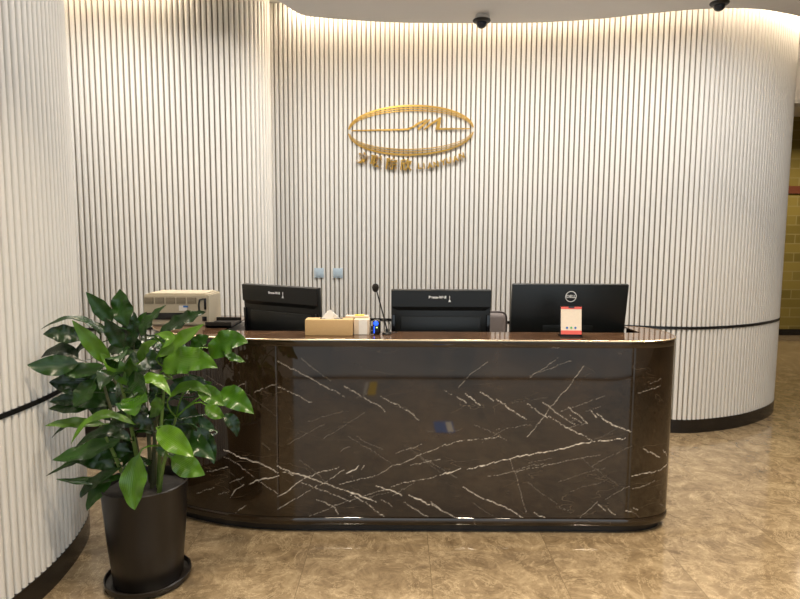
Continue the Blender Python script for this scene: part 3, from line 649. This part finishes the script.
# cream carton with note on top
cb = thing('carton', 'cream carton with yellow note on top, right of the tan tissue box', 'box', (-0.205, 3.235, CT), 0)
bm = bmesh.new(); box(bm, (0, 0, 0.041), (0.082, 0.11, 0.082), 0.003)
box(bm, (-0.028, 0.026, 0.0885), (0.125, 0.055, 0.011), 0.003)
obj('box_body', bm, M['cream'], cb)
boxobj('yellow_note', (-0.015, 0.026, 0.096), (0.05, 0.045, 0.004), M['yellow'], cb)
boxobj('paper_band', (0.008, -0.0555, 0.041), (0.045, 0.002, 0.078), M['paper'], cb)
# little desk clock/charger with blue light
dv = thing('desk_device', 'small rounded black device with a glowing blue light', 'electronic device', (-0.125, 3.20, CT), 0)
bm = bmesh.new(); box(bm, (0, 0, 0.04), (0.044, 0.04, 0.08), 0.014, seg=4)
obj('body', bm, M['plastic2'], dv)
bm = bmesh.new(); lathe(bm, [(0, 0.0), (0.013, 0.0), (0.013, 0.004), (0.008, 0.007), (0, 0.008)], 20)
for v in bm.verts: v.co = Vector((v.co.x, -v.co.z, v.co.y))
obj('blue_light', bm, M['led_blue'], dv, loc=(-0.003, -0.017, 0.062))
boxobj('status_light', (0.002, -0.0205, 0.040), (0.008, 0.002, 0.006), M['led_spot'], dv)
boxobj('light_bar', (-0.012, -0.0205, 0.028), (0.005, 0.002, 0.038), M['led_blue'], dv)
bm = bmesh.new(); box(bm, (-0.026, -0.002, 0.035), (0.012, 0.02, 0.022), 0.004); box(bm, (-0.024, -0.004, 0.012), (0.014, 0.02, 0.018), 0.004)
obj('clip', bm, M['plastic'], dv)
# gooseneck microphone
mc = thing('gooseneck_microphone', 'slim black gooseneck microphone leaning left between monitor and device', 'microphone', (-0.07, 3.20, CT), 0)
bm = bmesh.new(); lathe(bm, [(0, 0), (0.024, 0), (0.026, 0.004), (0.022, 0.012), (0.009, 0.016), (0.007, 0.03), (0, 0.031)], 24)
obj('base', bm, M['plastic'], mc)
bm = bmesh.new(); tube(bm, [(0, 0, 0.028), (-0.008, 0, 0.06), (-0.026, -0.002, 0.13), (-0.045, -0.004, 0.20), (-0.055, -0.006, 0.236)], 0.0036, 8)
obj('gooseneck', bm, M['plastic'], mc)
bm = bmesh.new(); lathe(bm, [(0, -0.024), (0.009, -0.022), (0.016, -0.012), (0.0185, 0.002), (0.016, 0.014), (0.009, 0.021), (0, 0.023)], 20)
obj('foam_windscreen', bm, M['soil'], mc, loc=(-0.061, -0.007, 0.252))
cab = thing('cable', 'thin black cable looping from the microphone to the blue light device', 'cable', (-0.09, 3.2, CT))
bm = bmesh.new(); tube(bm, [tuple(p) for p in curve([(-0.012, 0.012, 0.075), (0.008, 0.01, 0.078), (0.03, 0.01, 0.068), (0.04, 0.014, 0.04), (0.034, 0.02, 0.01), (0.05, 0.03, 0.004), (0.075, 0.05, 0.004)], 0.006)[0]], 0.0018, 6)
obj('cord', bm, M['plastic'], cab)
# payment card stand (code left out)
qs = thing('payment_card_stand', 'upright card with red top and bottom bands before the widest monitor', 'card stand', (0.908, 3.15, CT), math.radians(-2))
RT = Matrix.Rotation(math.radians(-7), 3, 'X')
def qbox(nm, c, s, m, bev=0, par=None):
    bm = bmesh.new(); box(bm, (0, 0, 0), s, bev)
    for v in bm.verts: v.co = RT @ (v.co + Vector(c)) + Vector((0, 0, 0.004))
    return obj(nm, bm, m, par or qs)
bm = bmesh.new(); box(bm, (0, 0.02, 0.003), (0.118, 0.07, 0.006), 0.002); obj('foot', bm, M['plastic2'], qs)
qbox('backing', (0, 0.004, 0.080), (0.116, 0.005, 0.158), M['plastic2'], 0.001)
card = qbox('card', (0, 0.0, 0.082), (0.108, 0.003, 0.146), M['card'])
qbox('header_band', (0, -0.002, 0.149), (0.108, 0.002, 0.012), M['red'], 0, card)
qbox('footer_band', (0, -0.002, 0.0195), (0.108, 0.002, 0.021), M['red'], 0, card)
qbox('clip', (0, -0.003, 0.153), (0.03, 0.006, 0.008), M['plastic2'])
for k, mm in enumerate(('blue', 'green', 'blue')):
    bm = bmesh.new(); lathe(bm, [(0, 0), (0.0058, 0), (0.0058, 0.002), (0, 0.002)], 16)
    for v in bm.verts: v.co = RT @ (Vector((v.co.x, -v.co.z, v.co.y)) + Vector((-0.022 + k * 0.022, -0.0015, 0.044))) + Vector((0, 0, 0.004))
    obj('icon', bm, M[mm], card)

# chair behind the desk
ch = thing('office_chair', 'grey brown upholstered office chair behind the desk, mostly hidden by monitors', 'chair', (0.50, 4.12, 0), 0)
bm = bmesh.new(); box(bm, (0, 0, 0), (0.46, 0.06, 0.42), 0.045, seg=5)
for v in bm.verts: v.co.y -= 0.036 * (v.co.x / 0.23) ** 2
obj('backrest', bm, M['chair'], ch, loc=(0, -0.02, 0.85))
bm = bmesh.new(); box(bm, (0, 0, 0), (0.48, 0.46, 0.08), 0.03, seg=4); obj('seat', bm, M['chair'], ch, loc=(0, 0.22, 0.47))
bm = bmesh.new(); box(bm, (0, -0.02, 0.55), (0.05, 0.02, 0.28), 0.006); box(bm, (0, 0.1, 0.42), (0.06, 0.26, 0.02), 0.005); obj('back_bracket', bm, M['plastic'], ch)
bm = bmesh.new(); lathe(bm, [(0, 0.07), (0.03, 0.07), (0.03, 0.25), (0.02, 0.25), (0.02, 0.42), (0, 0.42)], 20, (0, 0.2, 0)); obj('gas_post', bm, M['chrome'], ch)
bm = bmesh.new()
for k in range(5):
    a = k * 2 * math.pi / 5 + 0.3
    tube(bm, [(0, 0.2, 0.09), (0.26 * math.cos(a), 0.2 + 0.26 * math.sin(a), 0.065)], [0.022, 0.014], 8)
obj('star_base', bm, M['chrome'], ch)
for k in range(5):
    a = k * 2 * math.pi / 5 + 0.3
    bm = bmesh.new(); lathe(bm, [(0, -0.02), (0.026, -0.02), (0.028, 0), (0.026, 0.02), (0, 0.02)], 16)
    for v in bm.verts: v.co = Vector((v.co.z, v.co.y, v.co.x))
    obj('caster', bm, M['plastic'], ch, loc=(0.26 * math.cos(a), 0.2 + 0.26 * math.sin(a), 0.029))

# wall switches
def wall_y(x): 
    Pw, _ = curve(W_BACK, 0.02); return float(np.interp(x, Pw[:90, 0], Pw[:90, 1]))
for x, lab in ((-0.700, 'left pale blue grey wall switch plate above the tissue box'), (-0.535, 'right pale blue grey wall switch plate, nearer the microphone')):
    s = thing('wall_switch', lab, 'switch', (x, wall_y(x) - 0.016, 1.25), math.radians(-6), 'switch plates on the slatted wall')
    boxobj('plate', (0, -0.005, 0), (0.084, 0.010, 0.084), M['switch'], s, 0.003)
    boxobj('rocker', (0, -0.011, 0), (0.05, 0.005, 0.058), M['switch'], s, 0.002)

# ---------------------------------------------------------------- wall logo
LY = wall_y(0.07) - 0.016
lo = thing('wall_logo', 'gold oval company emblem with peaks and curved lettering on slatted wall', 'sign', (0.078, LY - 0.004, 2.444), math.atan2(-0.126, 1.0))
def bar2d(name, pts, widths, m=M['gold'], th=0.007, y0=-0.004):
    """flat raised metal stroke following pts (x,z) with varying width"""
    bm = bmesh.new(); n = len(pts); rows = []
    for i, p in enumerate(pts):
        a = Vector(pts[max(0, i - 1)]); b = Vector(pts[min(n - 1, i + 1)]); t_ = (b - a).normalized(); nn = Vector((-t_.y, t_.x)) * widths[i] / 2
        p = Vector(p)
        rows.append([bm.verts.new((p.x + nn.x, y0 - th, p.y + nn.y)), bm.verts.new((p.x - nn.x, y0 - th, p.y - nn.y)), bm.verts.new((p.x - nn.x, y0, p.y - nn.y)), bm.verts.new((p.x + nn.x, y0, p.y + nn.y))])
    for A, B in zip(rows, rows[1:]):
        for k in range(4): bm.faces.new((A[k], A[(k + 1) % 4], B[(k + 1) % 4], B[k]))
    bm.faces.new(rows[0]); bm.faces.new(rows[-1])
    return obj(name, bm, m, lo, smooth=30)
def arc(sign, rx, rz_, dz, w, a0, name):
    pts = []; ws = []
    for k in range(49):
        a = math.radians(a0) + (math.pi - 2 * math.radians(a0)) * k / 48
        pts.append((rx * math.cos(a), sign * (rz_ * math.sin(a)) + dz))
        ws.append(w * (0.35 + 0.65 * math.sin(math.pi * k / 48) ** 0.6))
    bar2d(name, pts, ws)
arc(1, 0.520, 0.194, 0.0, 0.016, 3, 'upper_arc')
arc(1, 0.513, 0.171, 0.002, 0.0075, 4, 'upper_arc')
arc(1, 0.507, 0.151, 0.004, 0.007, 5, 'upper_arc')
arc(-1, 0.520, 0.190, -0.012, 0.016, 3, 'lower_arc')
arc(-1, 0.513, 0.165, -0.013, 0.0075, 4, 'lower_arc')
arc(-1, 0.507, 0.144, -0.014, 0.007, 5, 'lower_arc')
bar2d('horizon_line', [(-0.495, 0.002), (-0.30, 0.003), (-0.08, 0.003), (-0.02, 0.006), (0.02, 0.022)], [0.008, 0.011, 0.013, 0.016, 0.016])
bar2d('peak_stroke', [(0.0, 0.010), (0.07, 0.052), (0.14, 0.082)], [0.012, 0.018, 0.010])
bar2d('peak_stroke', [(0.065, 0.002), (0.115, 0.045), (0.165, 0.082)], [0.018, 0.016, 0.008], y0=-0.005)
bar2d('peak_stroke', [(0.115, 0.0), (0.18, 0.05), (0.255, 0.093)], [0.012, 0.018, 0.016], y0=-0.006)
bar2d('peak_stroke', [(0.245, 0.095), (0.237, 0.05), (0.225, 0.0)], [0.018, 0.028, 0.03], y0=-0.007)
bar2d('horizon_line', [(0.212, 0.004), (0.35, 0.003), (0.495, 0.001)], [0.016, 0.011, 0.008])
# lettering on the curve under the oval
def curved(chars, xs, zs, size, names, off):
    for c, x, z in zip(chars, xs, zs):
        sl = math.atan(0.92 * x * 0.75)
        tt = text_mesh(names, c, size, M['gold'], lo, 0.008, off=off)
        tt.location = (x, -0.014, z); tt.rotation_euler = (math.pi / 2, -sl, 0)
curved('方联院欣', [-0.395, -0.286, -0.156, -0.034], [-0.232, -0.257, -0.282, -0.291], 0.098, 'lettering', 0.0025)
curved('LIANYUAN', [0.08, 0.118, 0.168, 0.218, 0.277, 0.323, 0.378, 0.428], [-0.298, -0.298, -0.294, -0.285, -0.270, -0.256, -0.243, -0.219], 0.062, 'lettering', 0.002)

# ---------------------------------------------------------------- dome cameras
for x, y, s, lab in ((0.602, 4.70, 1.0, 'small dome camera on the ceiling edge above the logo wall'), (2.197, 4.34, 0.95, 'dome camera on the ceiling edge at the top right')):
    d = thing('dome_camera', lab, 'security camera', (x, y, 3.22))
    bm = bmesh.new(); lathe(bm, [(0, 0), (0.045 * s, 0), (0.047 * s, -0.02), (0.062 * s, -0.030), (0.064 * s, -0.036), (0, -0.036)], 32); obj('housing', bm, M['domewhite'], d)
    bm = bmesh.new(); lathe(bm, [(0, -0.036), (0.066 * s, -0.036), (0.068 * s, -0.042), (0.060 * s, -0.052), (0.044 * s, -0.056), (0, -0.056)], 32); obj('brim', bm, M['plastic'], d)
    bm = bmesh.new(); lathe(bm, [(0, -0.054)] + [(0.042 * s * math.cos(a), -0.056 - 0.042 * s * math.sin(a)) for a in [k * math.pi / 16 for k in range(8)]] + [(0, -0.056 - 0.042 * s)], 32); obj('dome', bm, M['dome'], d)

# ---------------------------------------------------------------- floor stickers mirrored in the polished desk
fs = thing('floor_sticker', 'blue floor sticker with white arrow in front of the desk', 'floor sticker', (0.34, 1.22, 0))
boxobj('sheet', (0.03, 0, 0.0008), (0.16, 0.30, 0.0016), M['blue'], fs)
boxobj('panel', (0.075, 0, 0.0016), (0.05, 0.26, 0.002), M['paper'], fs)
boxobj('arrow_shaft', (-0.09, 0.12, 0.0008), (0.05, 0.018, 0.0016), M['paper'], fs)
fs2 = thing('floor_sticker', 'yellow floor sticker by the entrance, left of the blue one', 'floor sticker', (-0.28, -0.06, 0))
boxobj('sheet', (0, 0, 0.0008), (0.08, 0.55, 0.0016), M['yellow'], fs2)
boxobj('lettering', (-0.07, 0, 0.0008), (0.03, 0.5, 0.0016), M['paper'], fs2)

# ---------------------------------------------------------------- potted plant
AX, AY = -1.14, 2.60
pl = thing('potted_plant', 'bushy green broad leaved plant in a tall dark brown pot', 'plant', (AX, AY, 0))
bm = bmesh.new(); lathe(bm, [(0, 0.004), (0.17, 0.004), (0.182, 0.012), (0.186, 0.034), (0.180, 0.036), (0.176, 0.016), (0, 0.014)], 48); obj('saucer', bm, M['pot'], pl)
bm = bmesh.new(); lathe(bm, [(0, 0.014), (0.144, 0.014), (0.148, 0.02), (0.166, 0.22), (0.183, 0.455), (0.185, 0.462), (0.180, 0.465), (0.176, 0.455), (0.170, 0.40), (0, 0.40)], 64); obj('pot', bm, M['pot'], pl)
bm = bmesh.new(); lathe(bm, [(0, 0.40), (0.171, 0.40), (0.172, 0.425), (0.1, 0.432), (0, 0.435)], 40)
for v in bm.verts: v.co.z += random.uniform(-.004, .004) if v.co.z > 0.42 else 0
obj('soil', bm, M['soil'], pl)
CANES = [[(-.01, -.02, .42), (-.012, -.05, .60), (-.015, -.10, .80), (-.02, -.14, .93), (-.02, -.15, 1.02)],
         [(.06, .0, .42), (.08, -.02, .62), (.10, -.02, .82), (.12, -.02, .98)],
         [(-.06, .02, .42), (-.09, .0, .60), (-.13, -.02, .80), (-.16, -.03, .95)],
         [(.0, .06, .42), (.0, .05, .70), (-.03, .04, .95), (-.05, .03, 1.14)],
         [(.03, .03, .42), (.03, .05, .70), (.02, .04, .95), (.01, .03, 1.18)],
         [(-.04, -.05, .42), (-.07, -.08, .55), (-.10, -.10, .66), (-.13, -.12, .76)],
         [(.08, -.05, .42), (.11, -.07, .55), (.15, -.08, .68), (.18, -.08, .78)],
         [(-.02, .03, .42), (-.06, .02, .72), (-.14, .0, .98), (-.19, -.02, 1.08)],
         [(.03, .0, .42), (.06, .0, .72), (.12, .0, .95), (.17, -.0, 1.04)]]
cane_pts = []
for k, c in enumerate(CANES):
    Pc, _ = curve(c, 0.02); n = len(Pc)
    bm = bmesh.new(); tube(bm, [tuple(p) for p in Pc], [0.011 - 0.006 * i / n for i in range(n)], 8)
    obj('stem', bm, M['stem'] if k in (0, 1, 5, 6) else M['cane'], pl)
    cane_pts += [Vector(p) for p in Pc[4:]]
def leaf(b, mth, tip, w, face, tone):
    b, mth, tip = (Vector(q) - Vector((AX, AY, 0)) for q in (b, mth, tip))
    ctrl = mth * 2 - (b + tip) / 2
    base = min(cane_pts, key=lambda q: (q - b).length + max(0, q.z - b.z) * 0.6)
    nb = 16; C = []
    for i in range(nb + 1):
        t_ = i / nb
        C.append(b * (1 - t_) ** 2 + ctrl * 2 * t_ * (1 - t_) + tip * t_ * t_)
    # stalk from the stem to the blade
    dist = (base - b).length
    ns_ = max(2, int(dist / 0.03))
    c1 = b - (C[1] - C[0]).normalized() * dist * 0.4
    St = [base * (1 - s) ** 2 + c1 * 2 * s * (1 - s) + b * s * s for s in [k / ns_ for k in range(ns_)]]
    C2 = St + C
    Wd = [0.0065] * len(St) + [max(0.0065 if i < 3 else 0.001, w * (math.sin(math.pi * min(1, (i / nb) ** 0.82)) ** 0.72) * (1.0 if i / nb < .6 else 1 - 0.25 * ((i / nb - .6) / .4))) for i in range(nb + 1)]
    bm = bmesh.new(); uvl = bm.loops.layers.uv.new('blade'); rows = []; uu = []
    ph = random.uniform(0, 6.28); amp = random.uniform(0.06, 0.15); fr = random.uniform(1.5, 2.6)
    viewd = Vector((random.uniform(-.15, .15), -1, random.uniform(0.1, .45))).normalized()
    M_ = len(C2); sprev = None
    for i in range(M_):
        T = (C2[min(i + 1, M_ - 1)] - C2[max(i - 1, 0)]).normalized()
        up = Vector((0, 0, 1))
        nrm = (viewd * face + up * (1 - face))
        nrm = (nrm - T * nrm.dot(T))
        if nrm.length < 0.05: nrm = viewd - T * viewd.dot(T)
        nrm.normalize(); sd = T.cross(nrm).normalized()
        if sprev is not None and sd.dot(sprev) < 0: sd = -sd
        sprev = sd; nrm = sd.cross(T).normalized()
        if nrm.dot(viewd + up * 0.2) < 0: nrm = -nrm
        hw = Wd[i] / 2; row = []
        for q in (-1, -.66, -.33, 0, .33, .66, 1):
            fold = abs(q) * 0.30 * hw * (1 - abs(q) * 0.35)
            wave = amp * hw * 2 * (abs(q) ** 2) * math.sin(i * fr * 0.55 + ph + (1.7 if q > 0 else 0)) if Wd[i] > 0.015 else 0
            row.append(bm.verts.new(C2[i] + sd * (q * hw) + nrm * (fold + wave)))
        rows.append(row); uu.append(i / M_)
    lower = [[bm.verts.new(v.co - Vector((0, 0, 0)) - (r_[0].co - r_[-1].co).cross(C2[min(i + 1, M_ - 1)] - C2[max(i - 1, 0)]).normalized() * 0.0012) for v in r_] for i, r_ in enumerate(rows)]
    qs_ = (-1, -.66, -.33, 0, .33, .66, 1)
    def fc(vs, uvs):
        try: f_ = bm.faces.new(vs)
        except ValueError: return
        for lp, uv in zip(f_.loops, uvs): lp[uvl].uv = uv
    for G, flip in ((rows, 0), (lower, 1)):
        for i in range(M_ - 1):
            for k in range(6):
                vs = [G[i][k], G[i][k + 1], G[i + 1][k + 1], G[i + 1][k]]; uv = [(qs_[k], uu[i]), (qs_[k + 1], uu[i]), (qs_[k + 1], uu[i + 1]), (qs_[k], uu[i + 1])]
                if flip: vs.reverse(); uv.reverse()
                fc(vs, uv)
    for i in range(M_ - 1):
        fc([rows[i][0], rows[i + 1][0], lower[i + 1][0], lower[i][0]], [(-1, 0)] * 4)
        fc([rows[i][6], lower[i][6], lower[i + 1][6], rows[i + 1][6]], [(1, 0)] * 4)
    fc(rows[0] + lower[0][::-1], [(0, 0)] * 14); fc(rows[-1] + lower[-1][::-1], [(0, 1)] * 14)
    obj('leaf', bm, M['leaf_lit_young'] if tone else M['leaf_dark'], pl, smooth=60)
for L_ in LEAVES: leaf(L_[0], L_[1], L_[2], L_[3] * 1.12, *L_[4:])
for k in range(28):
    c = random.choice(cane_pts[20:]); a = random.uniform(0, 2 * math.pi)
    d = Vector((math.cos(a), math.sin(a) * 0.9, 0)); ln = random.uniform(0.14, 0.21)
    b0 = c + Vector((AX, AY, 0)) + d * 0.02
    t0 = b0 + d * ln + Vector((0, 0, random.uniform(-0.08, 0.06))); 
    if t0.x < -1.50 or t0.z > 1.15: t0 = b0 + Vector((0.12, random.uniform(-.05, .12), -0.02))
    m0 = (b0 + t0) / 2 + Vector((0, 0, 0.035))
    leaf(b0, m0, t0, random.uniform(0.075, 0.105), random.uniform(0.3, 0.85), 0)
